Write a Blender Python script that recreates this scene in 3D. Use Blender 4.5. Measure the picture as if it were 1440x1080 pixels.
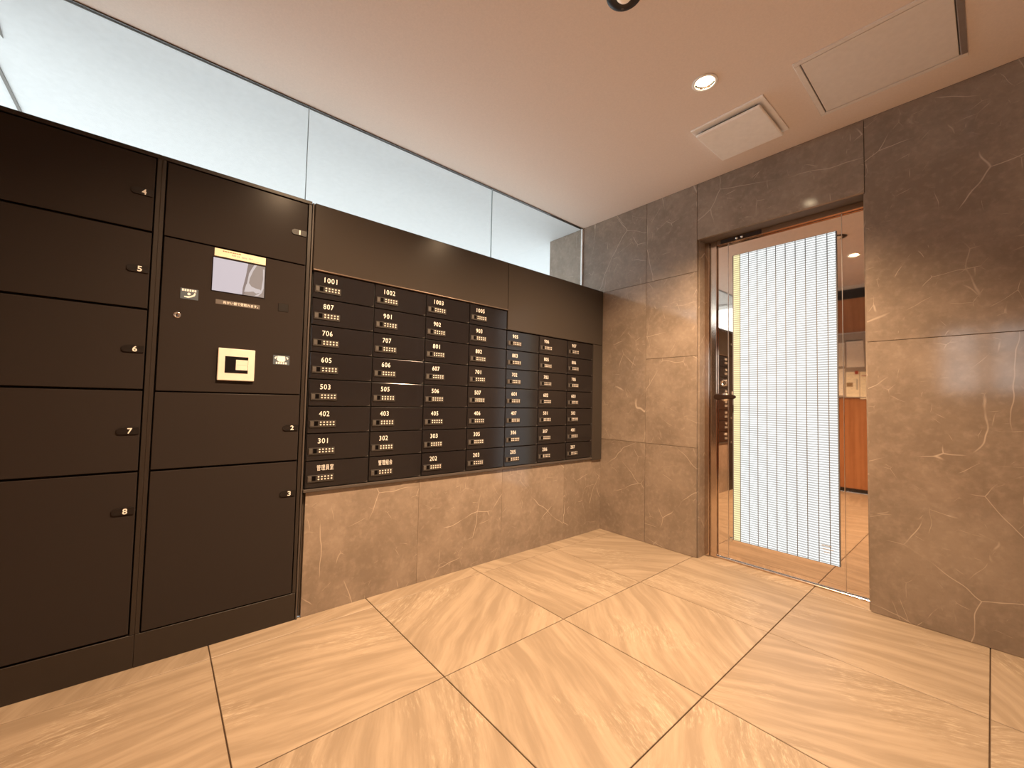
import bpy, bmesh, math, random
from mathutils import Vector, Matrix
random.seed(7)
SC = bpy.context.scene
for o in list(bpy.data.objects): bpy.data.objects.remove(o)
COL = SC.collection

# ---------------------------------------------------------------- camera
CAMLOC = Vector((1.9202, -2.5361, 0.9336))
YAW, PITCH, ROLL, FPX = math.radians(139.466), math.radians(2.457), math.radians(1.237), 577.27
fw = Vector((math.cos(PITCH)*math.cos(YAW), math.cos(PITCH)*math.sin(YAW), math.sin(PITCH)))
rt = Vector((math.sin(YAW), -math.cos(YAW), 0)); up = rt.cross(fw)
c_, s_ = math.cos(ROLL), math.sin(ROLL)
rt, up = c_*rt + s_*up, -s_*rt + c_*up
cd = bpy.data.cameras.new('camera'); cam = bpy.data.objects.new('camera', cd); COL.objects.link(cam)
cd.sensor_fit = 'HORIZONTAL'; cd.sensor_width = 36.0; cd.lens = 36.0*FPX/1440.0; cd.clip_start = 0.02
M = Matrix.Identity(4)
for i in range(3): M[i][0] = rt[i]; M[i][1] = up[i]; M[i][2] = -fw[i]; M[i][3] = CAMLOC[i]
cam.matrix_world = M
SC.camera = cam

# ---------------------------------------------------------------- world: plain bright overcast sky
w = bpy.data.worlds.new('sky'); SC.world = w; w.use_nodes = True
bg = w.node_tree.nodes['Background']
bg.inputs[0].default_value = (0.90, 0.96, 1.0, 1); bg.inputs[1].default_value = 4.3
# ---------------------------------------------------------------- exposure
vs = SC.view_settings
vs.view_transform = 'Standard'; vs.look = 'None'; vs.gamma = 1.0; vs.use_curve_mapping = False
vs.exposure = 0.0
LAMP_COL = (1.0, 0.68, 0.41)
LAMP_W = {0: 350.0, 2: 246.0}
LAMP_TILT = {0: (0.0, 7.0), 2: (0.0, 17.0)}     # the second downlight is swivelled towards the mailboxes

H = 2.3407          # ceiling
GX = -0.207         # plane of the high glass
DX0, DX1, DH = 0.726, 1.540, 1.980   # door opening
DY = 0.12           # plane of the mirror door leaf
YR = -3.16          # rear wall
XR = 2.85           # right wall

# ================================================================ materials
MATS = {}
def newmat(name):
    m = bpy.data.materials.new(name); m.use_nodes = True
    nt = m.node_tree; nt.nodes.clear()
    out = nt.nodes.new('ShaderNodeOutputMaterial')
    MATS[name] = m
    return m, nt, out
def P(name, col, rough=0.5, metal=0.0, spec=0.5, emit=None, es=0.0, bump=None, coat=0.0):
    m, nt, out = newmat(name)
    b = nt.nodes.new('ShaderNodeBsdfPrincipled')
    b.inputs['Base Color'].default_value = (*col, 1); b.inputs['Roughness'].default_value = rough
    b.inputs['Metallic'].default_value = metal; b.inputs['Specular IOR Level'].default_value = spec
    b.inputs['Coat Weight'].default_value = coat; b.inputs['Coat Roughness'].default_value = 0.08
    if emit: b.inputs['Emission Color'].default_value = (*emit, 1); b.inputs['Emission Strength'].default_value = es
    # every material gets a fine procedural variation
    tc = nt.nodes.new('ShaderNodeTexCoord'); nz = nt.nodes.new('ShaderNodeTexNoise')
    nz.inputs['Scale'].default_value = bump[0] if bump else 40.0; nz.inputs['Detail'].default_value = 3
    nt.links.new(tc.outputs['Object'], nz.inputs['Vector'])
    mx = nt.nodes.new('ShaderNodeMix'); mx.data_type = 'RGBA'
    mx.inputs['A'].default_value = (*[c*0.93 for c in col], 1); mx.inputs['B'].default_value = (*[min(1, c*1.07) for c in col], 1)
    nt.links.new(nz.outputs['Fac'], mx.inputs['Factor']); nt.links.new(mx.outputs['Result'], b.inputs['Base Color'])
    if bump:
        bp = nt.nodes.new('ShaderNodeBump'); bp.inputs['Strength'].default_value = bump[1]; bp.inputs['Distance'].default_value = 0.002
        nt.links.new(nz.outputs['Fac'], bp.inputs['Height']); nt.links.new(bp.outputs['Normal'], b.inputs['Normal'])
    nt.links.new(b.outputs[0], out.inputs[0])
    return m
def N(nt, typ, **kw):
    n = nt.nodes.new('ShaderNode'+typ)
    for k, v in kw.items():
        if k.startswith('i_'): n.inputs[k[2:].replace('_', ' ')].default_value = v
        else: setattr(n, k, v)
    return n
def math_(nt, op, a, b=None, clamp=False):
    n = nt.nodes.new('ShaderNodeMath'); n.operation = op; n.use_clamp = clamp
    for i, v in enumerate((a, b)):
        if v is None: continue
        if hasattr(v, 'links') or hasattr(v, 'is_output'): nt.links.new(v, n.inputs[i])
        else: n.inputs[i].default_value = v
    return n.outputs[0]
def maprange(nt, v, a, b, c=0.0, d=1.0, smooth=True):
    n = nt.nodes.new('ShaderNodeMapRange'); n.interpolation_type = 'SMOOTHSTEP' if smooth else 'LINEAR'
    nt.links.new(v, n.inputs['Value'])
    for k, x in zip(('From Min', 'From Max', 'To Min', 'To Max'), (a, b, c, d)): n.inputs[k].default_value = x
    return n.outputs['Result']
def mixc(nt, fac, A, B):
    n = nt.nodes.new('ShaderNodeMix'); n.data_type = 'RGBA'
    if hasattr(fac, 'is_output'): nt.links.new(fac, n.inputs['Factor'])
    else: n.inputs['Factor'].default_value = fac
    for k, v in (('A', A), ('B', B)):
        if hasattr(v, 'is_output'): nt.links.new(v, n.inputs[k])
        else: n.inputs[k].default_value = (*v, 1)
    return n.outputs['Result']
def random_coords(nt):
    tc = nt.nodes.new('ShaderNodeTexCoord'); oi = nt.nodes.new('ShaderNodeObjectInfo')
    sc = nt.nodes.new('ShaderNodeVectorMath'); sc.operation = 'SCALE'; sc.inputs[0].default_value = (37.0, 53.0, 71.0)
    nt.links.new(oi.outputs['Random'], sc.inputs['Scale'])
    ad = nt.nodes.new('ShaderNodeVectorMath'); ad.operation = 'ADD'
    nt.links.new(tc.outputs['Object'], ad.inputs[0]); nt.links.new(sc.outputs[0], ad.inputs[1])
    return ad.outputs[0], oi.outputs['Random'], tc.outputs['Object']

def marble(name, c1, c2, vein, rough):
    m, nt, out = newmat(name); L = nt.links
    v, rnd, _ = random_coords(nt)
    wn = N(nt, 'TexNoise', i_Scale=2.2, i_Detail=3.0); L.new(v, wn.inputs['Vector'])
    wv = nt.nodes.new('ShaderNodeVectorMath'); wv.operation = 'MULTIPLY_ADD'
    L.new(wn.outputs['Color'], wv.inputs[0]); wv.inputs[1].default_value = (.16, .16, .16); L.new(v, wv.inputs[2])
    cl = N(nt, 'TexNoise', i_Scale=3.6, i_Detail=9.0, i_Roughness=.70); L.new(wv.outputs[0], cl.inputs['Vector'])
    cf = maprange(nt, cl.outputs['Fac'], .35, .68)
    col = mixc(nt, cf, c1, c2)
    fine = N(nt, 'TexNoise', i_Scale=38.0, i_Detail=4.0); L.new(v, fine.inputs['Vector'])
    tot = None
    for sc, wd, m0, m1, amt in ((2.6, .0065, .50, .64, .62), (5.2, .0085, .53, .66, .48), (1.3, .0035, .46, .60, .5), (9.0, .012, .58, .70, .35)):
        vo = N(nt, 'TexVoronoi', feature='DISTANCE_TO_EDGE', i_Scale=sc); 
        off = nt.nodes.new('ShaderNodeVectorMath'); off.operation = 'ADD'; off.inputs[1].default_value = (sc*3.1, sc*1.7, sc*5.3)
        L.new(wv.outputs[0], off.inputs[0]); L.new(off.outputs[0], vo.inputs['Vector'])
        line = maprange(nt, vo.outputs['Distance'], 0.0, wd*1.0, 1, 0)
        mk = N(nt, 'TexNoise', i_Scale=sc*1.9, i_Detail=2.0); L.new(off.outputs[0], mk.inputs['Vector'])
        ms = maprange(nt, mk.outputs['Fac'], m0, m1, 0, amt)
        f = math_(nt, 'MULTIPLY', line, ms)
        tot = f if tot is None else math_(nt, 'MAXIMUM', tot, f)
    col = mixc(nt, tot, col, vein)
    col = mixc(nt, maprange(nt, fine.outputs['Fac'], .45, .8, 0, .12), col, vein)
    b = N(nt, 'BsdfPrincipled', i_Roughness=rough); L.new(col, b.inputs['Base Color'])
    b.inputs['Specular IOR Level'].default_value = 0.55
    L.new(b.outputs[0], out.inputs[0])
    return m
marble('marble', (.218, .170, .133), (.306, .242, .192), (.66, .55, .45), .11)
P('marble_joint', (.14, .105, .08), .7)

def tile_mat():
    m, nt, out = newmat('floor_stone'); L = nt.links
    tc = nt.nodes.new('ShaderNodeTexCoord'); oi = nt.nodes.new('ShaderNodeObjectInfo')
    ang = math_(nt, 'ADD', math_(nt, 'MULTIPLY', math_(nt, 'SUBTRACT', oi.outputs['Random'], .5), 3.0), 0.7)
    rot = N(nt, 'VectorRotate', rotation_type='Z_AXIS'); L.new(tc.outputs['Object'], rot.inputs['Vector']); L.new(ang, rot.inputs['Angle'])
    sc = nt.nodes.new('ShaderNodeVectorMath'); sc.operation = 'SCALE'; sc.inputs[0].default_value = (37.0, 53.0, 71.0); L.new(oi.outputs['Random'], sc.inputs['Scale'])
    ad = nt.nodes.new('ShaderNodeVectorMath'); ad.operation = 'ADD'; L.new(rot.outputs[0], ad.inputs[0]); L.new(sc.outputs[0], ad.inputs[1])
    v = ad.outputs[0]
    wn = N(nt, 'TexNoise', i_Scale=2.0, i_Detail=2.0); L.new(v, wn.inputs['Vector'])
    wv = nt.nodes.new('ShaderNodeVectorMath'); wv.operation = 'MULTIPLY_ADD'
    L.new(wn.outputs['Color'], wv.inputs[0]); wv.inputs[1].default_value = (.13, .13, .13); L.new(v, wv.inputs[2])
    mp = N(nt, 'Mapping'); L.new(wv.outputs[0], mp.inputs['Vector']); mp.inputs['Scale'].default_value = (2.0, 22.0, 1.0)
    st = N(nt, 'TexNoise', i_Scale=1.0, i_Detail=7.0, i_Roughness=.62); L.new(mp.outputs[0], st.inputs['Vector'])
    mp2 = N(nt, 'Mapping'); L.new(wv.outputs[0], mp2.inputs['Vector']); mp2.inputs['Scale'].default_value = (22.0, 110.0, 1.0)
    fi = N(nt, 'TexNoise', i_Scale=1.0, i_Detail=5.0, i_Roughness=.7); L.new(mp2.outputs[0], fi.inputs['Vector'])
    big = N(nt, 'TexNoise', i_Scale=2.6, i_Detail=3.0); L.new(wv.outputs[0], big.inputs['Vector'])
    patch = maprange(nt, big.outputs['Fac'], .48, .62)
    col = mixc(nt, maprange(nt, st.outputs['Fac'], .36, .66), (.300, .228, .160), (.410, .318, .230))
    chip = math_(nt, 'MULTIPLY', maprange(nt, fi.outputs['Fac'], .50, .66), patch)
    col = mixc(nt, math_(nt, 'MULTIPLY', chip, .65), col, (.55, .45, .335))
    dark = math_(nt, 'MULTIPLY', maprange(nt, fi.outputs['Fac'], .46, .34), patch)
    col = mixc(nt, math_(nt, 'MULTIPLY', dark, .5), col, (.24, .172, .108))
    ts = nt.nodes.new('ShaderNodeHueSaturation'); L.new(col, ts.inputs['Color'])
    L.new(maprange(nt, oi.outputs['Random'], 0, 1, .94, 1.06, False), ts.inputs['Value'])
    b = N(nt, 'BsdfPrincipled', i_Roughness=.42); L.new(ts.outputs[0], b.inputs['Base Color'])
    b.inputs['Specular IOR Level'].default_value = .4
    bp = N(nt, 'Bump', i_Strength=.25, i_Distance=.002); L.new(chip, bp.inputs['Height']); L.new(bp.outputs[0], b.inputs['Normal'])
    L.new(b.outputs[0], out.inputs[0])
tile_mat()
P('grout', (.085, .052, .030), .9)
P('ceiling_paint', (.82, .705, .625), .75, bump=(160, .05))
P('soffit_paint', (.64, .66, .68), .8)
P('white_plastic', (.92, .88, .84), .4)
P('hatch_white', (.80, .745, .70), .6)
P('aluminium', (.74, .70, .67), .28, metal=1.0)
P('dark_alu', (.12, .11, .10), .4, metal=.6)
P('locker_paint', (.034, .0275, .025), .22, spec=.045, bump=(900, .02))
P('locker_frame', (.032, .025, .021), .38, spec=.3)
P('locker_gap', (.006, .005, .004), .8)
P('panel_paint', (.052, .043, .037), .20, spec=.14, bump=(900, .02))
P('panel_edge', (.20, .15, .12), .3, metal=.7)
P('mailbox_black', (.0135, .0115, .0125), .14, spec=.6)
P('mailbox_body', (.010, .008, .007), .6)
P('lock_plate', (.042, .037, .034), .4, spec=.3)
P('plate_dark', (.015, .012, .011), .35, spec=.3)
P('post_brown', (.080, .066, .058), .4, spec=.3)
P('lock_hole', (.004, .003, .003), .9, spec=.05)
P('button_white', (.82, .76, .70), .35)
P('print_white', (.90, .87, .82), .55)
P('tab_grey', (.085, .076, .070), .4)
P('black_ring', (.016, .009, .007), .4)
P('chrome', (.78, .75, .72), .12, metal=1.0)
P('bronze_dark', (.030, .016, .011), .35, metal=.3)
P('mirror_steel', (.84, .74, .66), .025, metal=1.0)
P('brushed_steel', (.66, .54, .45), .14, metal=1.0)
P('cream_plastic', (.80, .74, .65), .35)
P('cream_paper', (.92, .83, .62), .7)
P('print_brown', (.32, .22, .13), .8)
P('print_grey', (.50, .47, .43), .8)
P('sticker_blue', (.075, .10, .13), .5)
P('sticker_white', (.86, .88, .87), .5)
P('label_grey', (.115, .10, .092), .5)
P('black_glass', (.008, .007, .008), .08)
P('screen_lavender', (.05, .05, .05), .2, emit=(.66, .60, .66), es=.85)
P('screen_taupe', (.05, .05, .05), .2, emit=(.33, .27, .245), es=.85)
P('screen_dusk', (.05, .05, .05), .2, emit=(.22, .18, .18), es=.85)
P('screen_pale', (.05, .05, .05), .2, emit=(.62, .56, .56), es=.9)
P('blue_haze', (.055, .050, .105), .5)
P('board_grey', (.40, .34, .30), .8)
P('paper_white', (.93, .89, .82), .8)
P('paper_cream', (.93, .87, .70), .8)
P('paper_red', (.42, .07, .04), .7)
P('black_band', (.012, .009, .008), .5)
P('sealant', (.28, .34, .36), .5)
P('edge_white', (.92, .93, .94), .4)
P('concrete', (.55, .55, .54), .9, bump=(12, .2))
P('plaster', (.62, .52, .43), .8)
def emis(name, col, s):
    m, nt, out = newmat(name)
    e = N(nt, 'Emission'); e.inputs[0].default_value = (*col, 1); e.inputs[1].default_value = s
    nt.links.new(e.outputs[0], out.inputs[0])
emis('bulb_on', (1.0, .80, .52), 22.0)
P('dome_glow', (.90, .72, .55), .25, emit=(1.0, .8, .6), es=.12)  # sensor dome, no lamp: a faint glow is put into its material
def glass(name, tint, ior):
    m, nt, out = newmat(name)
    t = N(nt, 'BsdfTransparent'); t.inputs[0].default_value = (*tint, 1)
    g = N(nt, 'BsdfGlossy'); g.inputs['Roughness'].default_value = 0.0
    lw = N(nt, 'LayerWeight', i_Blend=.5); mx = N(nt, 'MixShader')     # Schlick reflectance of each pane face
    f = math_(nt, 'ADD', math_(nt, 'MULTIPLY', math_(nt, 'POWER', lw.outputs['Facing'], 5.0), .96), .04)
    nt.links.new(f, mx.inputs[0]); nt.links.new(t.outputs[0], mx.inputs[1]); nt.links.new(g.outputs[0], mx.inputs[2])
    nt.links.new(mx.outputs[0], out.inputs[0])
glass('clear_glass', (.97, .985, .98), 1.45)
def wood(name, c1, c2):
    m, nt, out = newmat(name); L = nt.links
    v, rnd, _ = random_coords(nt)
    mp = N(nt, 'Mapping'); L.new(v, mp.inputs['Vector']); mp.inputs['Scale'].default_value = (26, 26, 1.6)
    n = N(nt, 'TexNoise', i_Scale=1.0, i_Detail=6.0, i_Roughness=.6); L.new(mp.outputs[0], n.inputs['Vector'])
    b = N(nt, 'BsdfPrincipled', i_Roughness=.4); L.new(mixc(nt, maprange(nt, n.outputs['Fac'], .3, .7), c1, c2), b.inputs['Base Color'])
    L.new(b.outputs[0], out.inputs[0])
wood('wood_panel', (.33, .135, .055), (.44, .195, .085))
def striped_film(name, col, line, s):
    # back-lit window film with fine printed horizontal lines
    m, nt, out = newmat(name); L = nt.links
    tc = nt.nodes.new('ShaderNodeTexCoord'); sx = N(nt, 'SeparateXYZ'); L.new(tc.outputs['Object'], sx.inputs[0])
    ph = math_(nt, 'FRACT', math_(nt, 'DIVIDE', sx.outputs['Z'], .0128))
    tri = math_(nt, 'ABSOLUTE', math_(nt, 'SUBTRACT', ph, .5))
    ln = maprange(nt, tri, .16, .30)
    ln = math_(nt, 'MULTIPLY', ln, .80)
    e = N(nt, 'Emission'); L.new(mixc(nt, ln, col, line), e.inputs[0]); e.inputs[1].default_value = s
    g = N(nt, 'BsdfGlossy'); g.inputs['Roughness'].default_value = .05
    f = N(nt, 'Fresnel', i_IOR=1.4); mx = N(nt, 'AddShader')
    mg = N(nt, 'MixShader'); tr = N(nt, 'BsdfDiffuse'); tr.inputs[0].default_value = (.05, .05, .05, 1)
    L.new(f.outputs[0], mg.inputs[0]); L.new(tr.outputs[0], mg.inputs[1]); L.new(g.outputs[0], mg.inputs[2])
    L.new(e.outputs[0], mx.inputs[0]); L.new(mg.outputs[0], mx.inputs[1]); L.new(mx.outputs[0], out.inputs[0])
striped_film('film_white', (.95, 1.0, 1.0), (.24, .24, .23), 1.28)
striped_film('film_yellow', (1.0, .90, .50), (.50, .40, .20), 1.1)
P('film_line', (.16, .16, .17), .6)

# ================================================================ helpers
ORG = {}
def world_origin(o):
    v = Vector((0, 0, 0))
    while o is not None: v += o.location; o = o.parent
    return v
def mesh_obj(name, bm, mat, parent=None, smooth=False):
    """bm in world coordinates; shifted so it sits right under its parent"""
    if parent is not None:
        bmesh.ops.translate(bm, verts=bm.verts, vec=-world_origin(parent))
    me = bpy.data.meshes.new(name); bm.to_mesh(me); bm.free()
    me.materials.append(MATS[mat])
    if smooth:
        for p in me.polygons: p.use_smooth = True
    o = bpy.data.objects.new(name, me); COL.objects.link(o); o.parent = parent
    return o
def tag(o, label, cat=None, group=None, kind=None):
    o['label'] = label
    if cat: o['category'] = cat
    if group: o['group'] = group
    if kind: o['kind'] = kind
    return o
def empty(name, loc, label, cat, group=None, kind=None):
    o = bpy.data.objects.new(name, None); COL.objects.link(o); o.location = loc; o.empty_display_size = .05
    return tag(o, label, cat, group, kind)
def add_box(bm, a, b, bev=0.0, seg=2):
    x0, y0, z0 = [min(p, q) for p, q in zip(a, b)]; x1, y1, z1 = [max(p, q) for p, q in zip(a, b)]
    r = bmesh.ops.create_cube(bm, size=1.0)
    vs_ = r['verts']
    for v in vs_: v.co = Vector((x0 if v.co.x < 0 else x1, y0 if v.co.y < 0 else y1, z0 if v.co.z < 0 else z1))
    if bev > 0:
        es = set()
        for v in vs_: es.update(v.link_edges)
        bmesh.ops.bevel(bm, geom=list(es), offset=bev, segments=seg, affect='EDGES', profile=.5)
def box(name, a, b, mat, parent=None, bev=0.0, seg=2):
    bm = bmesh.new(); add_box(bm, a, b, bev, seg); return mesh_obj(name, bm, mat, parent)
def prism(bm, pts, axis, d0, d1):
    """closed polygon extruded along an axis; pts are the two other coordinates"""
    def mk(p, d):
        if axis == 0: return (d, p[0], p[1])
        if axis == 1: return (p[0], d, p[1])
        return (p[0], p[1], d)
    A = [bm.verts.new(mk(p, d0)) for p in pts]; B = [bm.verts.new(mk(p, d1)) for p in pts]
    n = len(pts); bm.faces.new(A); bm.faces.new(B[::-1])
    for i in range(n): bm.faces.new((A[i], B[i], B[(i+1) % n], A[(i+1) % n]))
    bmesh.ops.recalc_face_normals(bm, faces=bm.faces)
def lathe(bm, prof, c, axis=2, n=32):
    """profile of (radius, height) turned round an axis through c"""
    rings = []
    for r, h in prof:
        ring = []
        for i in range(n):
            a = 2*math.pi*i/n
            u, v_ = r*math.cos(a), r*math.sin(a)
            if axis == 2: co = (c[0]+u, c[1]+v_, c[2]+h)
            elif axis == 1: co = (c[0]+u, c[1]+h, c[2]+v_)
            else: co = (c[0]+h, c[1]+u, c[2]+v_)
            ring.append(bm.verts.new(co))
        rings.append(ring)
    for a, b in zip(rings, rings[1:]):
        for i in range(n): bm.faces.new((a[i], a[(i+1) % n], b[(i+1) % n], b[i]))
    bm.faces.new(rings[0][::-1]); bm.faces.new(rings[-1])
    bmesh.ops.recalc_face_normals(bm, faces=bm.faces)
TEXTS = {}
def text_bm(body, height, width=None, depth=.0006, bold=0.0):
    """text in local XY, left-bottom at origin, returned as bmesh"""
    cu = bpy.data.curves.new('t', 'FONT'); cu.body = body; cu.size = 1.0; cu.resolution_u = 3; cu.offset = bold; cu.space_character = 1.14
    cu.extrude = .01
    ob = bpy.data.objects.new('t', cu); COL.objects.link(ob)
    dg = bpy.context.evaluated_depsgraph_get(); me = bpy.data.meshes.new_from_object(ob.evaluated_get(dg))
    bm = bmesh.new(); bm.from_mesh(me)
    bpy.data.objects.remove(ob); bpy.data.curves.remove(cu); bpy.data.meshes.remove(me)
    xs = [v.co.x for v in bm.verts]; ys = [v.co.y for v in bm.verts]
    x0, x1, y0, y1 = min(xs), max(xs), min(ys), max(ys)
    k = height/(y1-y0); kx = (width/(x1-x0)) if width else k
    for v in bm.verts: v.co = Vector(((v.co.x-x0)*kx, (v.co.y-y0)*k, depth if v.co.z > 0 else 0.0))
    return bm
def text_on_left_wall(name, body, x, y, z, height, mat, parent, width=None, bold=0.0, shear=0.0):
    bm = text_bm(body, height, width, bold=bold)
    for v in bm.verts: a, b, c = v.co; v.co = Vector((x+c, y+a, z+b))
    return mesh_obj(name, bm, mat, parent)
def copy_tree(o, parent=None):
    c = o.copy(); COL.objects.link(c); c.parent = parent
    for ch in list(o.children): copy_tree(ch, c)
    return c

# ================================================================ floor
floor = box('floor', (-.02, YR, -.05), (XR, .40, -.004), 'grout'); tag(floor, 'beige stone tile floor with thin dark joints', 'floor', kind='structure')
GAP = .0018
xl = [-.01] + [.0991+.6*i for i in range(5)] + [XR]
yl = [.118, .010] + [-.5755-.5946*j for j in range(5)] + [YR]
TILE = None
for i in range(len(xl)-1):
    for j in range(len(yl)-1):
        x0, x1, y1, y0 = xl[i], xl[i+1], yl[j], yl[j+1]
        if j == 0:
            if x1 <= DX0 or x0 >= DX1: continue
            x0, x1 = max(x0, DX0), min(x1, DX1)
        if x1-x0 < .03 or y1-y0 < .03: continue
        cx, cy = (x0+x1)/2, (y0+y1)/2
        full = abs(x1-x0-.6) < .002 and abs(y1-y0-.5946) < .012
        if full and TILE is not None and abs(y1-y0-TILE[1]) < 1e-4:
            o = TILE[0].copy(); COL.objects.link(o)
        else:
            bm = bmesh.new(); add_box(bm, (x0-cx+GAP, y0-cy+GAP, -.010), (x1-cx-GAP, y1-cy-GAP, 0), .0012, 1)
            me = bpy.data.meshes.new('floor_tile'); bm.to_mesh(me); bm.free(); me.materials.append(MATS['floor_stone'])
            o = bpy.data.objects.new('floor_tile', me); COL.objects.link(o)
            if full: TILE = (o, y1-y0)
        o.location = (cx, cy, 0); o.parent = floor

# ================================================================ ceiling with round holes for the downlights
LIGHTS = [(1.133, -.795, True), (1.125, -1.385, False), (1.125, -1.985, True)]
HR = .040
def ceiling_mesh():
    bm = bmesh.new(); es = []
    def loop(pts):
        vs_ = [bm.verts.new((x, y, H)) for x, y in pts]
        for a, b in zip(vs_, vs_[1:]+vs_[:1]): es.append(bm.edges.new((a, b)))
    loop([(GX+.004, YR-.1), (XR+.1, YR-.1), (XR+.1, .0), (GX+.004, .0)])
    for x, y, _ in LIGHTS:
        loop([(x+HR*math.cos(2*math.pi*k/32), y+HR*math.sin(2*math.pi*k/32)) for k in range(32)])
    bmesh.ops.triangle_fill(bm, edges=es, use_beauty=True)
    for f in bm.faces:
        if f.normal.z > 0: f.normal_flip()
    return bm
ceil = mesh_obj('ceiling', ceiling_mesh(), 'ceiling_paint'); tag(ceil, 'flat painted ceiling of the lobby', 'ceiling', kind='structure')
slab = box('slab', (-3.2, YR-.25, H+.14), (XR+.2, .6, H+.34), 'plaster', ceil)

# ================================================================ door wall (far wall, plane y = 0)
wd = empty('wall_far', (0, 0, 0), 'polished brown marble wall with the door', 'wall', kind='structure')
WB = .02   # cladding thickness
box('core', (-.565, WB, 0), (DX0, .25, H+.14), 'marble_joint', wd)
box('core', (DX1, WB, 0), (XR, .25, H+.14), 'marble_joint', wd)
box('core', (DX0, WB, DH), (DX1, .25, H+.14), 'marble_joint', wd)
ZR = [0, .670, 1.246, 1.780, H]
def panel(x0, x1, z0, z1):
    g = .0011
    return box('marble_panel', (x0+g, 0, z0+g), (x1-g, WB, z1-g), 'marble', wd, .0008, 1)
for x0, x1, zz in ((-.565, -.207, ZR), (-.207, .370, [0, .670, 1.780, H]), (.370, DX0, ZR), (DX1, 2.20, [0, 1.252, H]), (2.20, XR, [0, 1.252, H])):
    for a, b in zip(zz, zz[1:]): panel(x0, x1, a, b)
panel(DX0, DX1, DH, H)
# reveals of the door opening
box('reveal', (DX0-.001, WB, 0), (DX0+.008, DY, DH), 'marble', wd)
box('reveal', (DX1-.008, WB, 0), (DX1+.001, DY, DH), 'marble', wd)
box('marble_end', (-.572, .0, 0), (-.565, .25, H), 'marble', wd)

# ================================================================ left wall
wl = empty('wall_left', (0, 0, 0), 'brown marble wall under the mailboxes', 'wall', kind='structure')
box('core', (-.33, YR, 0), (-.222, 0, 1.70), 'plaster', wl)
box('core', (-.22, -2.05, 0), (-.022, 0, .515), 'marble_joint', wl)
ys = [-2.045, -1.506, -.955, -.407, 0]
for a, b in zip(ys, ys[1:]):
    box('marble_panel', (-.02, a+.0004, 0), (0, b-.0004, .524), 'marble', wl, .0006, 1)

# ================================================================ rear and right walls
wr = empty('wall_rear', (0, YR, 0), 'rear wall with wood panels and notice board', 'wall', kind='structure')
EX0, EX1 = 1.50, 2.50     # entrance opening
box('core', (-.33, YR-.15, 0), (EX0, YR-.012, H+.14), 'plaster', wr)
box('core', (EX1, YR-.15, 0), (XR, YR-.012, H+.14), 'plaster', wr)
box('core', (EX0, YR-.15, 2.12), (EX1, YR-.012, H+.14), 'plaster', wr)
for k in range(5):
    x0 = -.2+k*.34
    box('wood_panel', (x0+.001, YR-.012, .045), (x0+.339, YR, 2.19), 'wood_panel', wr, .001, 1)
box('wood_panel', (EX1+.001, YR-.012, .045), (XR, YR, 2.19), 'wood_panel', wr, .001, 1)
box('plinth', (-.2, YR-.012, 0), (EX0, YR-.004, .045), 'black_band', wr)
box('black_band', (-.2, YR-.012, 2.19), (XR, YR+.01, 2.30), 'black_band', wr)
box('cornice', (-.2, YR-.012, 2.30), (XR, YR-.002, H), 'plaster', wr)
wrt = box('wall_right', (XR, YR, 0), (XR+.12, .0, H+.14), 'plaster'); tag(wrt, 'plain warm plaster side wall', 'wall', kind='structure')
# glazed entrance door in the rear wall (seen as pale window shapes mirrored in the marble)
en = empty('door_2', (2.0, YR, 0), 'glazed entrance door behind the viewer', 'door', kind='structure')
cols = [(1.615, 1.845), (1.935, 2.160)]; rows = [(1.115, 1.432), (1.452, 1.705)]
xs = [EX0, 1.615, 1.845, 1.935, 2.160, EX1]
zs = [0, 1.115, 1.432, 1.452, 1.705, 2.12]
for i in range(0, 5, 2): box('stile', (xs[i], YR-.06, 0), (xs[i+1], YR-.02, 2.12), 'wood_panel', en)
for i in (1, 3):
    for j in (0, 2, 4): box('rail', (xs[i], YR-.06, zs[j]), (xs[i+1], YR-.02, zs[j+1]), 'wood_panel', en)
    for j in (1, 3): box('pane', (xs[i], YR-.044, zs[j]), (xs[i+1], YR-.038, zs[j+1]), 'clear_glass', en)

# ================================================================ outside: soffit, ground
so = box('ceiling_outside', (-3.2, YR-.25, H), (GX-.010, .0, H+.12), 'soffit_paint'); box('soffit_slab', (-3.2, .0, H), (-.575, 3.0, H+.12), 'soffit_paint', so); tag(so, 'white daylit soffit outside the high glass', 'soffit', kind='structure')
box('soffit_joint', (-3.0, -3.140, H-.006), (GX-.02, -3.128, H+.001), 'dark_alu', so)
bm = bmesh.new(); prism(bm, [(-.62, -3.075), (-.44, -3.060), (-.44, -3.110)], 2, H-.004, H+.001); mesh_obj('soffit_bracket', bm, 'dark_alu', so)
gr = box('ground_outside', (-14, -14, -.30), (14, 10, -.10), 'concrete'); tag(gr, 'pale concrete ground outside the building', 'ground', kind='structure')

# ================================================================ high glass band over lockers and mailboxes
wi = empty('window_1', (GX, -1.5, 1.70), 'frameless high glass band above lockers and mailboxes', 'window', kind='structure')
seams = [YR+.01, -2.050, -.926, -.004]
for a, b in zip(seams, seams[1:]):
    box('glass_pane', (GX-.005, a+.0015, 1.70), (GX+.005, b-.0015, H-.004), 'clear_glass', wi)
for s in seams[1:3]: box('pane_joint', (GX-.004, s-.0014, 1.70), (GX+.004, s+.0014, H-.004), 'sealant', wi)
box('glass_channel', (GX-.0095, YR+.01, H-.005), (GX-.0055, -.002, H+.002), 'dark_alu', wi)
box('glass_channel', (GX+.0055, YR+.01, H-.005), (GX+.0095, -.002, H+.002), 'dark_alu', wi)
box('edge_strip', (GX-.006, -.012, 1.70), (GX+.008, -.001, H-.004), 'edge_white', wi)

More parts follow.
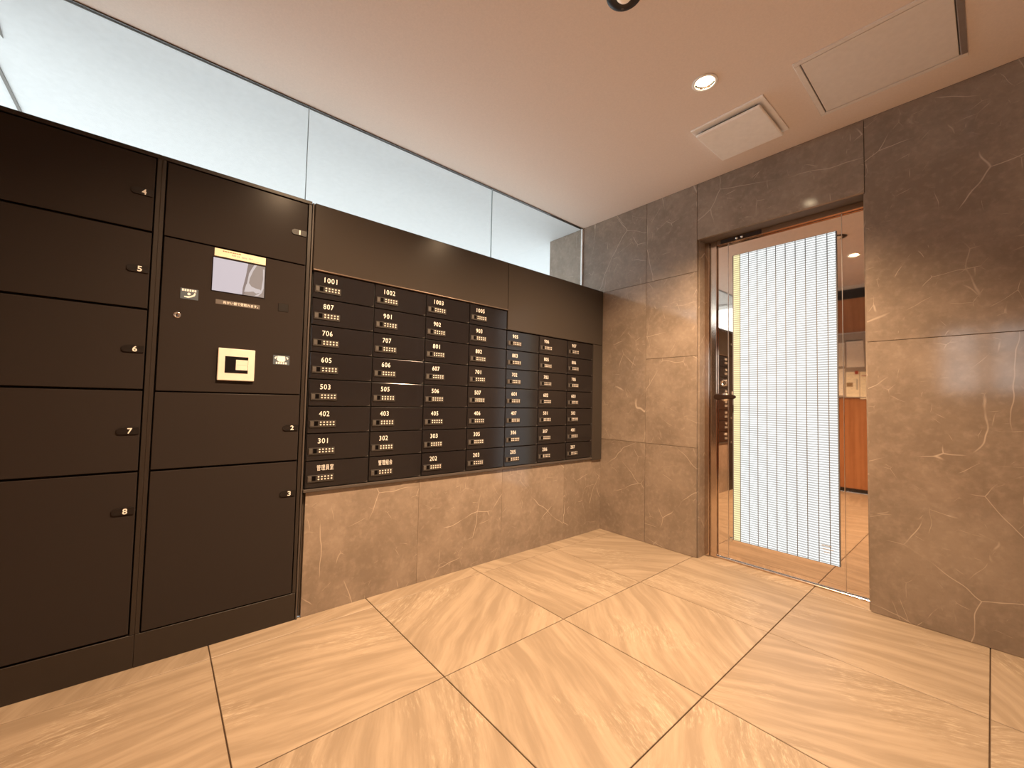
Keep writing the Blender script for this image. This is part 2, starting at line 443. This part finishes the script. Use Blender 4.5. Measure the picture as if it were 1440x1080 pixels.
# ================================================================ parcel lockers
LF = .006      # front of the locker doors
def tag_plate(door, digit, y1, zc):
    """small raised pull plate with rounded ends and a white number"""
    L_, hh = .057, .0115
    y0 = y1-L_; pts = [(y0+.006, zc-hh), (y1-.002, zc-hh), (y1, zc-hh+.003), (y1, zc+hh-.003), (y1-.002, zc+hh), (y0+.010, zc+hh), (y0, zc+hh*.4), (y0, zc-hh*.5)]
    bm = bmesh.new(); prism(bm, pts, 0, LF-.002, LF+.004); mesh_obj('pull_plate', bm, 'plate_dark', door)
    text_on_left_wall('number', digit, LF+.0042, y0+.027, zc-.0095, .019, 'print_white', door, width=.0125 if digit != '1' else .006, bold=.018)
def locker(name, y0, y1, doors, label, rside):
    t = empty(name, (0, (y0+y1)/2, 0), label, 'locker', 'parcel lockers')
    box('body', (-.19, y0, .0), (-.012, y1, 1.786), 'locker_gap', t)
    # face frame
    box('stile', (-.012, y0, .113), (.004, y0+.012, 1.7735), 'locker_frame', t, .001, 1)
    box('stile', (-.012, y1-.013, .113), (.004, y1, 1.7735), 'locker_frame', t, .001, 1)
    box('plinth', (-.012, y0, 0), (.003, y1, .112), 'locker_frame', t, .0015, 1)
    box('top_rail', (-.012, y0, 1.774), (.005, y1, 1.788), 'locker_frame', t, .001, 1)
    for z0, z1, num, ty in doors:
        d = box('door', (-.012, y0+.016, z0+.0025), (LF, y1-.017, z1-.0025), 'locker_paint', t, .0018, 2)
        if num: tag_plate(d, num, ty, z0+(z1-z0)*.5 if z1-z0 < .4 else z0+.418)
    return t
LA = locker('parcel_locker', -2.5670, -2.068, [(1.500, 1.771, '1', -2.087), (.666, .943, '2', -2.087), (.114, .664, '3', -2.087)],
            'dark brown steel parcel locker with screen and intercom panel, beside the mailboxes', True)
LB = locker('parcel_locker', -3.084, -2.5670, [(1.504, 1.771, '4', -2.586), (1.229, 1.502, '5', -2.586), (.947, 1.227, '6', -2.586), (.667, .945, '7', -2.586), (.117, .665, '8', -2.586)],
            'dark steel parcel locker with doors numbered 4 to 8, leftmost in the picture', False)
# filler between the last locker and the rear wall
fl = box('locker_filler', (-.19, YR+.002, 0), (.002, -3.086, 1.786), 'locker_frame'); tag(fl, 'narrow dark filler strip between parcel locker and rear wall', 'filler strip', kind='structure')

# control panel on locker A (between door 1 and door 2)
cp = box('control_panel', (-.012, -2.550, .9455), (LF, -2.085, 1.4975), 'locker_paint', LA, .0018, 2)
def flat(name, y0, y1, z0, z1, mat, parent, x0=LF-.001, x1=LF+.0012, bev=0.0): return box(name, (x0, y0, z0), (x1, y1, z1), mat, parent, bev, 1)
st = flat('notice_sticker', -2.403, -2.234, 1.466, 1.4955, 'cream_paper', cp, x1=LF+.0008)
bm = bmesh.new()
random.seed(3)
y = -2.378
while y < -2.325:
    l = random.uniform(.004, .009); add_box(bm, (LF+.0008, y, 1.4865), (LF+.0011, y+l, 1.4905)); y += l+.0015
mesh_obj('notice_print', bm, 'print_brown', cp)['kind'] = 'stuff'
bm = bmesh.new()
for (ya, yb, z) in ((-2.348, -2.334, 1.476), (-2.331, -2.322, 1.475), (-2.316, -2.301, 1.4745), (-2.293, -2.279, 1.4755)):
    y = ya
    while y < yb: add_box(bm, (LF+.0008, y, z), (LF+.0011, y+.0035, z+.006)); y += .0048
add_box(bm, (LF+.0008, -2.277, 1.4695), (LF+.0011, -2.255, 1.471))
mesh_obj('notice_print', bm, 'print_grey', cp)['kind'] = 'stuff'
# screen; the shapes on it paint the reflected entrance as glowing colour
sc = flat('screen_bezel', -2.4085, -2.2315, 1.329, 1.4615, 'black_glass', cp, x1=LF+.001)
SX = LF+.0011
im = flat('screen_face', -2.4055, -2.2345, 1.332, 1.4585, 'screen_lavender', cp, x1=SX)
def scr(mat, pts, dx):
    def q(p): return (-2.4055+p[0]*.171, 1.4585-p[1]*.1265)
    bm = bmesh.new(); prism(bm, [q(p) for p in pts], 0, SX, SX+dx); mesh_obj('screen_reflection', bm, mat, im)
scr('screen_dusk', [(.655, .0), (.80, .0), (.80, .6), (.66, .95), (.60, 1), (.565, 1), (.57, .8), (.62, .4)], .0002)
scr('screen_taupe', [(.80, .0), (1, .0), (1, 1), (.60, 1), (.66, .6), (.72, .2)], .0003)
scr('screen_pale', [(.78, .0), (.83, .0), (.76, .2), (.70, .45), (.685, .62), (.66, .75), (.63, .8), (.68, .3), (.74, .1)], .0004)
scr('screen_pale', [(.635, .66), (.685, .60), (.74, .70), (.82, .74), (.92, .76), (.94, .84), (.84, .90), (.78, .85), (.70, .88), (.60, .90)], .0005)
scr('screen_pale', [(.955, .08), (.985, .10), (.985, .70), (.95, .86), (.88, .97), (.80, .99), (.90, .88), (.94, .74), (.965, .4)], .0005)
# caption strip
flat('caption_strip', -2.392, -2.247, 1.2825, 1.2995, 'label_grey', cp, x1=LF+.0008)
text_on_left_wall('caption_text', '向かい側で受取れます。', LF+.0009, -2.368, 1.2855, .0115, 'print_white', cp, width=.115, bold=.012)
# speaker grille square
g = flat('speaker', -2.182, -2.144, 1.287, 1.321, 'plate_dark', cp, x1=LF+.002, bev=.001)
for k in range(5):
    flat('slit', -2.178, -2.148, 1.2915+k*.0055, 1.2935+k*.0055, 'locker_gap', g, LF+.0015, LF+.0023)
# blue touch sticker
b1 = flat('touch_sticker', -2.497, -2.445, 1.284, 1.323, 'sticker_blue', cp, x1=LF+.0008)
bm = bmesh.new()
for k in range(6): add_box(bm, (LF+.0007, -2.493+k*.0072, 1.3125), (LF+.0011, -2.4875+k*.0072, 1.3205))
mesh_obj('sticker_print', bm, 'sticker_white', b1)['kind'] = 'stuff'
bm = bmesh.new(); prism(bm, [(-2.486, 1.2905), (-2.474, 1.2885), (-2.464, 1.2925), (-2.455, 1.2985), (-2.4525, 1.309), (-2.457, 1.3095), (-2.460, 1.3015), (-2.467, 1.2975), (-2.472, 1.2955), (-2.486, 1.2945)], 0, LF+.0007, LF+.0011)
mesh_obj('sticker_hand', bm, 'sticker_white', b1)
bm = bmesh.new(); lathe(bm, [(.0001, 0), (.0048, 0), (.0048, .0004), (.0001, .0004)], (LF+.0007, -2.4725, 1.3035), 0, 14); mesh_obj('sticker_dot', bm, 'sticker_white', b1)
# key lock
bm = bmesh.new(); lathe(bm, [(.0002, 0), (.0115, 0), (.0115, .003), (.0095, .0045), (.006, .0045), (.0055, .003), (.0002, .003)], (LF-.001, -2.503, 1.221), 0, 24)
kl = mesh_obj('key_lock', bm, 'chrome', cp, True)
box('keyhole', (LF+.0018, -2.5042, 1.2165), (LF+.0032, -2.5018, 1.2255), 'lock_hole', kl)
# intercom card reader: cream frame, dark window, white card label
ic = flat('card_reader', -2.3765, -2.2565, .991, 1.1145, 'cream_plastic', cp, x1=LF+.012, bev=.002)
flat('reader_window', -2.354, -2.279, 1.0205, 1.0845, 'black_glass', ic, LF+.011, LF+.0128)
rc = flat('reader_label', -2.319, -2.280, 1.033, 1.0725, 'cream_plastic', ic, LF+.0115, LF+.0136)
flat('label_line', -2.3165, -2.283, 1.0525, 1.0535, 'print_grey', ic, LF+.0134, LF+.0138)
# receipt slot and its sticker
flat('receipt_slot', -2.190, -2.134, 1.1085, 1.1135, 'locker_gap', cp, x1=LF+.0009)
b2 = flat('receipt_sticker', -2.191, -2.131, 1.066, 1.1045, 'sticker_blue', cp, x1=LF+.0008)
for pts in ([(-2.176, 1.101), (-2.148, 1.101), (-2.146, 1.084), (-2.152, 1.078), (-2.170, 1.078), (-2.178, 1.085)],
            [(-2.187, 1.092), (-2.181, 1.100), (-2.178, 1.097), (-2.183, 1.088)], [(-2.135, 1.092), (-2.141, 1.100), (-2.144, 1.097), (-2.139, 1.088)]):
    bm = bmesh.new(); prism(bm, pts, 0, LF+.0007, LF+.0011); mesh_obj('sticker_shape', bm, 'sticker_white', b2)
bm = bmesh.new()
for k in range(5): add_box(bm, (LF+.0007, -2.181+k*.0085, 1.0685), (LF+.0012, -2.175+k*.0085, 1.0765))
mesh_obj('sticker_print', bm, 'sticker_white', b2)['kind'] = 'stuff'
# ================================================================ mailbox surround (painted steel)
sp = empty('mailbox_surround', (0, -1.03, .52), 'dark brown steel surround framing the bank of mailboxes', 'panel')
XM = .0075; PF = .014
CW, RH = .2757, .11825
YB = -.1236                       # right edge of the last column
Z0 = .5405
ZT = Z0+8*RH; ZT2 = Z0+7*RH
YL = YB-7*CW
YM = YB-3*CW
box('top_panel', (-.19, YL-.004, ZT+.004), (PF, YM-.001, 1.783), 'panel_paint', sp, .004, 3)
box('rolled_edge', (-.010, YL-.003, ZT+.0005), (PF+.003, YM-.001, ZT+.007), 'panel_edge', sp, .0028, 3)
bm = bmesh.new()
add_box(bm, (-.19, YM+.001, ZT2+.003), (PF, -.012, 1.783), .004, 3)
mesh_obj('step_panel', bm, 'panel_paint', sp)
box('side_panel', (-.19, YB+.003, .518), (PF, -.012, ZT2+.002), 'panel_paint', sp, .003, 2)
box('bottom_rail', (-.19, YL-.004, .526), (PF-.002, YB+.002, Z0-.0015), 'post_brown', sp, .002, 2)
box('left_post', (-.019, -2.066, 0), (.006, YL-.005, 1.783), 'post_brown', sp, .002, 2)
box('left_return', (-.19, -2.066, .55), (-.020, YL-.005, 1.783), 'panel_paint', sp)
# ================================================================ mailboxes
NUM = [['1001', '807', '706', '605', '503', '402', '301', '管理員室'],
       ['1002', '901', '707', '606', '505', '403', '302', '管理組合'],
       ['1003', '902', '801', '607', '506', '405', '303', '202'],
       ['1005', '903', '802', '701', '507', '406', '305', '203'],
       ['905', '803', '702', '601', '407', '306', '205'],
       ['906', '805', '703', '602', '501', '307', '206'],
       ['907', '806', '705', '603', '502', '401', '207']]
ROWS = ['top', 'second from top', 'third from top', 'fourth from top', 'fifth from top', 'sixth from top', 'seventh from top', 'bottom']
ORD = ['leftmost', 'second', 'third', 'fourth', 'fifth', 'sixth', 'rightmost']
def mailbox_proto():
    t = bpy.data.objects.new('mailbox', None); COL.objects.link(t); t.empty_display_size = .03
    def bx(name, a, b, mat, par, bev=0., seg=1):
        bm = bmesh.new(); add_box(bm, a, b, bev, seg); return mesh_obj(name, bm, mat, par)
    bx('housing', (-.19, .0006, .0006), (-.010, CW-.0006, RH-.0006), 'mailbox_body', t)
    d = bx('door', (-.0095, .0026, .0024), (0, CW-.0026, RH-.0024), 'mailbox_black', t, .0016, 2)
    bm = bmesh.new(); prism(bm, [(CW-.020, .0035), (CW-.0045, .0035), (CW-.0045, .0125), (CW-.0065, .0065)], 0, -.001, .0012); mesh_obj('corner_tab', bm, 'tab_grey', t)
    lk = bx('lock_plate', (-.001, .0095, .026), (.0045, .1195, .0565), 'lock_plate', t, .0012, 1)
    bx('latch_window', (.0035, .0285, .0335), (.0049, .0435, .0530), 'lock_hole', lk)
    bx('latch_knob', (.0035, .012, .031), (.0062, .026, .0525), 'tab_grey', lk, .001, 1)
    bm = bmesh.new()
    for r in range(2):
        for k in range(5):
            y = .0515+k*.0135; z = .0345+r*.0110
            add_box(bm, (.004, y, z), (.0062, y+.0068, z+.0062), .0012, 1)
    mesh_obj('buttons', bm, 'button_white', lk)['kind'] = 'stuff'
    return t
PROTO = mailbox_proto()
first = True
for c, colnums in enumerate(NUM):
    n = len(colnums)
    for r, num in enumerate(colnums):
        o = PROTO if first else copy_tree(PROTO)
        first = False
        o.location = (XM, YL+c*CW, Z0+(n-1-r)*RH)
NB = 0
boxes = sorted([o for o in bpy.data.objects if o.name.split('.')[0] == 'mailbox' and o.parent is None], key=lambda o: (round(o.location.y, 3), -o.location.z))
k = 0
for c, colnums in enumerate(NUM):
    for r, num in enumerate(colnums):
        o = boxes[k]; k += 1
        if num.isdigit():
            lab = 'black mailbox numbered %s, %s in the %s column of the bank' % (num, ROWS[r] if r < len(colnums)-1 else 'bottom', ORD[c])
        else:
            lab = 'black steel mailbox with white Japanese characters, bottom of the %s column' % ORD[c]
        tag(o, lab, 'mailbox', 'mailboxes in the wall bank')
        if num.isdigit():
            wdt = .0143*len(num)-.0016*num.count('1')
            bm = text_bm(num, .0225, wdt, bold=.004)
        else:
            bm = text_bm(num, .025, .070, bold=0.0)
        loc = o.location
        for v in bm.verts: a, b, cc = v.co; v.co = Vector((loc.x+.0002+cc, loc.y+.0475+a, loc.z+.0745+b))
        bpy.context.view_layer.update()
        mesh_obj('number', bm, 'print_white', o)

# ================================================================ mirror-steel door
dr = empty('door_1', ((DX0+DX1)/2, DY, 0), 'mirror-polished steel door with a glowing striped glass panel', 'door', kind='structure')
JX = DX0+.008
box('jamb', (JX, DY-.030, .004), (JX+.028, DY+.04, DH-.002), 'brushed_steel', dr, .0015, 2)
box('jamb', (JX+.030, DY-.018, .004), (JX+.068, DY+.04, DH-.002), 'brushed_steel', dr, .0015, 2)
box('header', (JX+.070, DY-.022, 1.946), (DX1-.008, DY+.04, DH-.001), 'brushed_steel', dr, .0015, 2)
box('threshold', (JX+.030, DY-.010, .0), (DX1-.008, DY+.03, .010), 'brushed_steel', dr, .0015, 1)
LX0, LX1 = .866, 1.428
lz0, lz1 = .016, 1.944
box('lock_stile', (JX+.070, DY, lz0), (LX0-.0012, DY+.038, lz1), 'mirror_steel', dr, .0008, 1)
box('side_panel', (LX1+.0012, DY, lz0), (DX1-.010, DY+.038, lz1), 'mirror_steel', dr, .0008, 1)
lf = box('leaf', (LX0+.0012, DY+.001, lz0), (LX1-.0012, DY+.038, lz1), 'mirror_steel', dr, .0008, 1)
for x in (LX0, LX1): box('glass_edge', (x-.0012, DY-.003, lz0), (x+.0012, DY+.03, lz1), 'aluminium', dr)
# glowing film panel made of vertical bands
FX = [.897, .9365, .984, 1.031, 1.079, 1.127, 1.175, 1.223, 1.270, 1.319, 1.367, 1.405]
FZ0, FZ1 = .135, 1.862
lp = box('light_panel', (FX[0]-.004, DY-.004, FZ0-.003), (FX[-1]+.003, DY+.0015, FZ1+.003), 'film_line', dr, .0005, 1)
for i, (a, b) in enumerate(zip(FX, FX[1:])):
    box('film_band', (a+.0024, DY-.0062, FZ0), (b-.0024, DY-.0035, FZ1), 'film_yellow' if i == 0 else 'film_white', lp)
bm = bmesh.new(); add_box(bm, (.872, DY-.008, .120), (.889, DY+.002, .142), .002, 1); mesh_obj('glass_clip', bm, 'chrome', dr)
bm = bmesh.new(); add_box(bm, (1.330, DY-.0068, .222), (1.372, DY-.0060, .226)); add_box(bm, (1.336, DY-.0068, .205), (1.380, DY-.0060, .209)); add_box(bm, (1.340, DY-.0068, .188), (1.365, DY-.0060, .192))
mesh_obj('maker_mark', bm, 'print_grey', lp)
# lever handle and lock cylinder
hx, hz = .846, .990
bm = bmesh.new(); lathe(bm, [(.0002, 0), (.026, 0), (.026, -.006), (.022, -.010), (.0002, -.010)], (hx, DY, hz), 1, 28)
rs = mesh_obj('handle_rose', bm, 'chrome', dr, True)
bm = bmesh.new(); lathe(bm, [(.0002, -.010), (.010, -.010), (.010, -.045), (.0002, -.045)], (hx, DY, hz), 1, 16); mesh_obj('spindle', bm, 'bronze_dark', rs, True)
bm = bmesh.new()
prism(bm, [(hx-.044, hz+.006), (hx-.034, hz+.018), (hx-.008, hz+.017), (hx+.020, hz+.012), (hx+.074, hz+.012), (hx+.084, hz), (hx+.074, hz-.012), (hx+.020, hz-.012), (hx-.008, hz-.017), (hx-.034, hz-.016), (hx-.044, hz-.006)], 1, DY-.058, DY-.042)
bmesh.ops.bevel(bm, geom=bm.edges[:], offset=.003, segments=2, affect='EDGES')
mesh_obj('lever', bm, 'bronze_dark', rs)
bm = bmesh.new(); lathe(bm, [(.0002, 0), (.021, 0), (.021, -.008), (.017, -.013), (.012, -.013), (.011, -.010), (.0002, -.010)], (.842, DY, 1.077), 1, 24)
cy = mesh_obj('lock_cylinder', bm, 'chrome', dr, True)
box('keyhole', (.8405, DY-.0115, 1.069), (.8435, DY-.0095, 1.085), 'lock_hole', cy)
# door closer slide arm below the header
ca = box('closer_arm', (.830, DY-.026, 1.950), (1.060, DY-.0225, 1.974), 'bronze_dark', dr, .0015, 2)
for x in (.925, .955):
    bm = bmesh.new(); lathe(bm, [(.0002, 0), (.009, 0), (.009, -.004), (.005, -.007), (.0002, -.007)], (x, DY-.026, 1.962), 1, 14); mesh_obj('screw', bm, 'chrome', ca, True)

# ================================================================ ceiling fittings
LB_ = {0: 'lit round ceiling downlight nearest the door', 2: 'lit round ceiling downlight seen mirrored in the door'}
def turned(bm, prof, c, n=40):
    """closed ring profile turned round the vertical axis"""
    rings = [[bm.verts.new((c[0]+r*math.cos(2*math.pi*k/n), c[1]+r*math.sin(2*math.pi*k/n), c[2]+h)) for k in range(n)] for r, h in prof]
    for a, b in zip(rings, rings[1:]+rings[:1]):
        for k in range(n): bm.faces.new((a[k], a[(k+1) % n], b[(k+1) % n], b[k]))
    bmesh.ops.recalc_face_normals(bm, faces=bm.faces)
for i, (x, y, on) in enumerate(LIGHTS):
    if on:
        t = empty('downlight', (x, y, H), LB_[i], 'downlight', 'ceiling downlights')
        R0, R1, rm = .052, .0395, 'white_plastic'
    else:
        t = empty('motion_sensor', (x, y, H), 'dark round ceiling sensor with pale dome at the top edge', 'sensor')
        R0, R1, rm = .061, .030, 'black_ring'
    bm = bmesh.new()
    turned(bm, [(R1, .002), (R0-.002, -.0005), (R0, -.0015), (R0-.002, -.004), (R1+.002, -.005), (R1, -.003)], (x, y, H))
    rg = mesh_obj('trim_ring', bm, rm, t, True)
    if on:
        bm = bmesh.new(); turned(bm, [(.0395, -.002), (.0395, .05), (.030, .09), (.0395, .10), (.042, .10), (.042, -.001)], (x, y, H), 32)
        mesh_obj('can', bm, 'chrome', t, True)
        bm = bmesh.new(); lathe(bm, [(.004, -.004), (.022, -.002), (.034, .006), (.036, .018), (.031, .045), (.014, .07), (.012, .09)], (x, y, H), 2, 28)
        mesh_obj('bulb', bm, 'bulb_on', t, True)
        ld = bpy.data.lights.new('lamp', 'SPOT'); ld.energy = LAMP_W[i]; ld.color = LAMP_COL
        ld.spot_size = math.radians(128 if i == 0 else 112); ld.spot_blend = .80; ld.shadow_soft_size = .03
        lo = bpy.data.objects.new('lamp', ld); COL.objects.link(lo); lo.parent = t; lo.location = (0, 0, -.018)
        lo.rotation_euler = (math.radians(LAMP_TILT[i][0]), math.radians(LAMP_TILT[i][1]), 0)
    else:
        bm = bmesh.new(); lathe(bm, [(.0002, -.0055), (.0045, -.0055), (.0045, -.003), (.0002, -.003)], (x-.033, y+.036, H), 2, 12); mesh_obj('indicator', bm, 'tab_grey', rg)
        bm = bmesh.new(); lathe(bm, [(.0002, -.020), (.012, -.019), (.022, -.014), (.028, -.006), (.0305, .002), (.0002, .002)], (x, y, H), 2, 28)
        mesh_obj('dome', bm, 'dome_glow', t, True)

# square ventilation cover
vc = empty('ceiling_vent', (1.11, -.355, H), 'white square ventilation cover on the ceiling near the door', 'vent')
def rot_box(name, cx, cy, hx_, hy_, z0, z1, ang, mat, parent, bev):
    bm = bmesh.new(); add_box(bm, (-hx_, -hy_, z0), (hx_, hy_, z1), bev, 2)
    bmesh.ops.rotate(bm, verts=bm.verts, cent=(0, 0, 0), matrix=Matrix.Rotation(ang, 3, 'Z'))
    bmesh.ops.translate(bm, verts=bm.verts, vec=(cx, cy, 0)); return mesh_obj(name, bm, mat, parent)
rot_box('back_plate', 1.112, -.362, .168, .172, H-.009, H+.001, math.radians(-1.0), 'white_plastic', vc, .002)
rot_box('spacer', 1.112, -.362, .130, .134, H-.024, H-.008, math.radians(-1.0), 'dark_alu', vc, .001)
rot_box('cover', 1.110, -.358, .150, .155, H-.036, H-.022, math.radians(-1.0), 'white_plastic', vc, .006)
# inspection hatch
ih = empty('ceiling_hatch', (1.65, -.40, H), 'square white inspection hatch with metal frame in the ceiling', 'hatch')
hx0, hx1, hy0, hy1, fwd = 1.413, 1.886, -.628, -.178, .020
for a, b in (((hx0, hy0), (hx1, hy0+fwd)), ((hx0, hy1-fwd), (hx1, hy1)), ((hx0, hy0+fwd), (hx0+fwd, hy1-fwd)), ((hx1-fwd, hy0+fwd), (hx1, hy1-fwd))):
    box('frame_bar', (a[0], a[1], H-.006), (b[0], b[1], H+.002), 'aluminium' if a[0] > 1.8 else 'hatch_white', ih, .0015, 1)
box('shadow_gap', (hx0+fwd, hy0+fwd, H-.001), (hx1-fwd, hy1-fwd, H+.001), 'dark_alu', ih)
box('hatch_panel', (hx0+fwd+.004, hy0+fwd+.004, H-.0045), (hx1-fwd-.004, hy1-fwd-.004, H-.0005), 'hatch_white', ih, .001, 1)

# ================================================================ notice board and papers on the rear wall
nb = empty('notice_board', (.85, YR, 1.07), 'grey notice board on the wood wall, mirrored in the door', 'board')
box('board', (.30, YR-.001, 1.07), (1.22, YR+.010, 1.79), 'board_grey', nb, .001, 1)
for a, b in (((.29, 1.06), (1.23, 1.07)), ((.29, 1.79), (1.23, 1.80)), ((.29, 1.07), (.30, 1.79)), ((1.22, 1.07), (1.23, 1.79))):
    box('board_frame', (a[0], YR-.001, a[1]), (b[0], YR+.014, b[1]), 'aluminium', nb)
def paper(name, x0, x1, z0, z1, mat, label, plain=False, skew=0.0):
    bm = bmesh.new(); prism(bm, [(x0, z0), (x1+skew, z0), (x1, z1), (x0, z1)], 1, YR+.0105, YR+.012)
    p = mesh_obj(name, bm, mat); tag(p, label, 'notice', 'papers on the notice board')
    bm = bmesh.new(); random.seed(int(x0*1000)); z = z1-.03
    while z > (z1-.06 if plain else z0+.03):
        x = x0+.015
        while x < x1-.03:
            l = random.uniform(.01, .03); 
            if random.random() < .7: add_box(bm, (x, YR+.0118, z), (x+l, YR+.0123, z+.0025))
            x += l+.006
        z -= .018
    q = mesh_obj('print', bm, 'print_grey', p); q['kind'] = 'stuff'
    return p
p1 = paper('notice_sheet', .852, 1.000, 1.405, 1.700, 'paper_white', 'plain white sheet clipped high on the mirrored notice board', True, skew=.01)
box('clip_bar', (.845, YR+.0118, 1.700), (.995, YR+.0160, 1.712), 'dark_alu', p1)
p2 = paper('notice_sheet', .845, .962, 1.062, 1.352, 'paper_cream', 'cream leaflet with a picture, low on the mirrored notice board')
box('picture', (.850, YR+.0119, 1.185), (.905, YR+.0126, 1.230), 'print_brown', p2)
box('fold', (.935, YR+.0119, 1.15), (.950, YR+.0126, 1.27), 'print_grey', p2)
p3 = paper('notice_sheet', .968, 1.075, 1.046, 1.350, 'paper_cream', 'cream leaflet at the right edge of the mirrored notice board')
box('heading', (.980, YR+.0119, 1.300), (1.060, YR+.0126, 1.308), 'paper_red', p3)
p4 = paper('notice_sheet', .720, .832, 1.085, 1.390, 'paper_white', 'white leaflet partly hidden beside the glowing panel in the mirror', skew=-.012)
p5 = paper('notice_sheet', .690, .835, 1.420, 1.690, 'paper_white', 'white sheet beside the clipped sheet on the notice board', True)
tag(box('magnet', (.925, YR+.0125, 1.325), (.955, YR+.020, 1.362), 'paper_red'), 'small dark red magnet between the leaflets on the board', 'magnet')
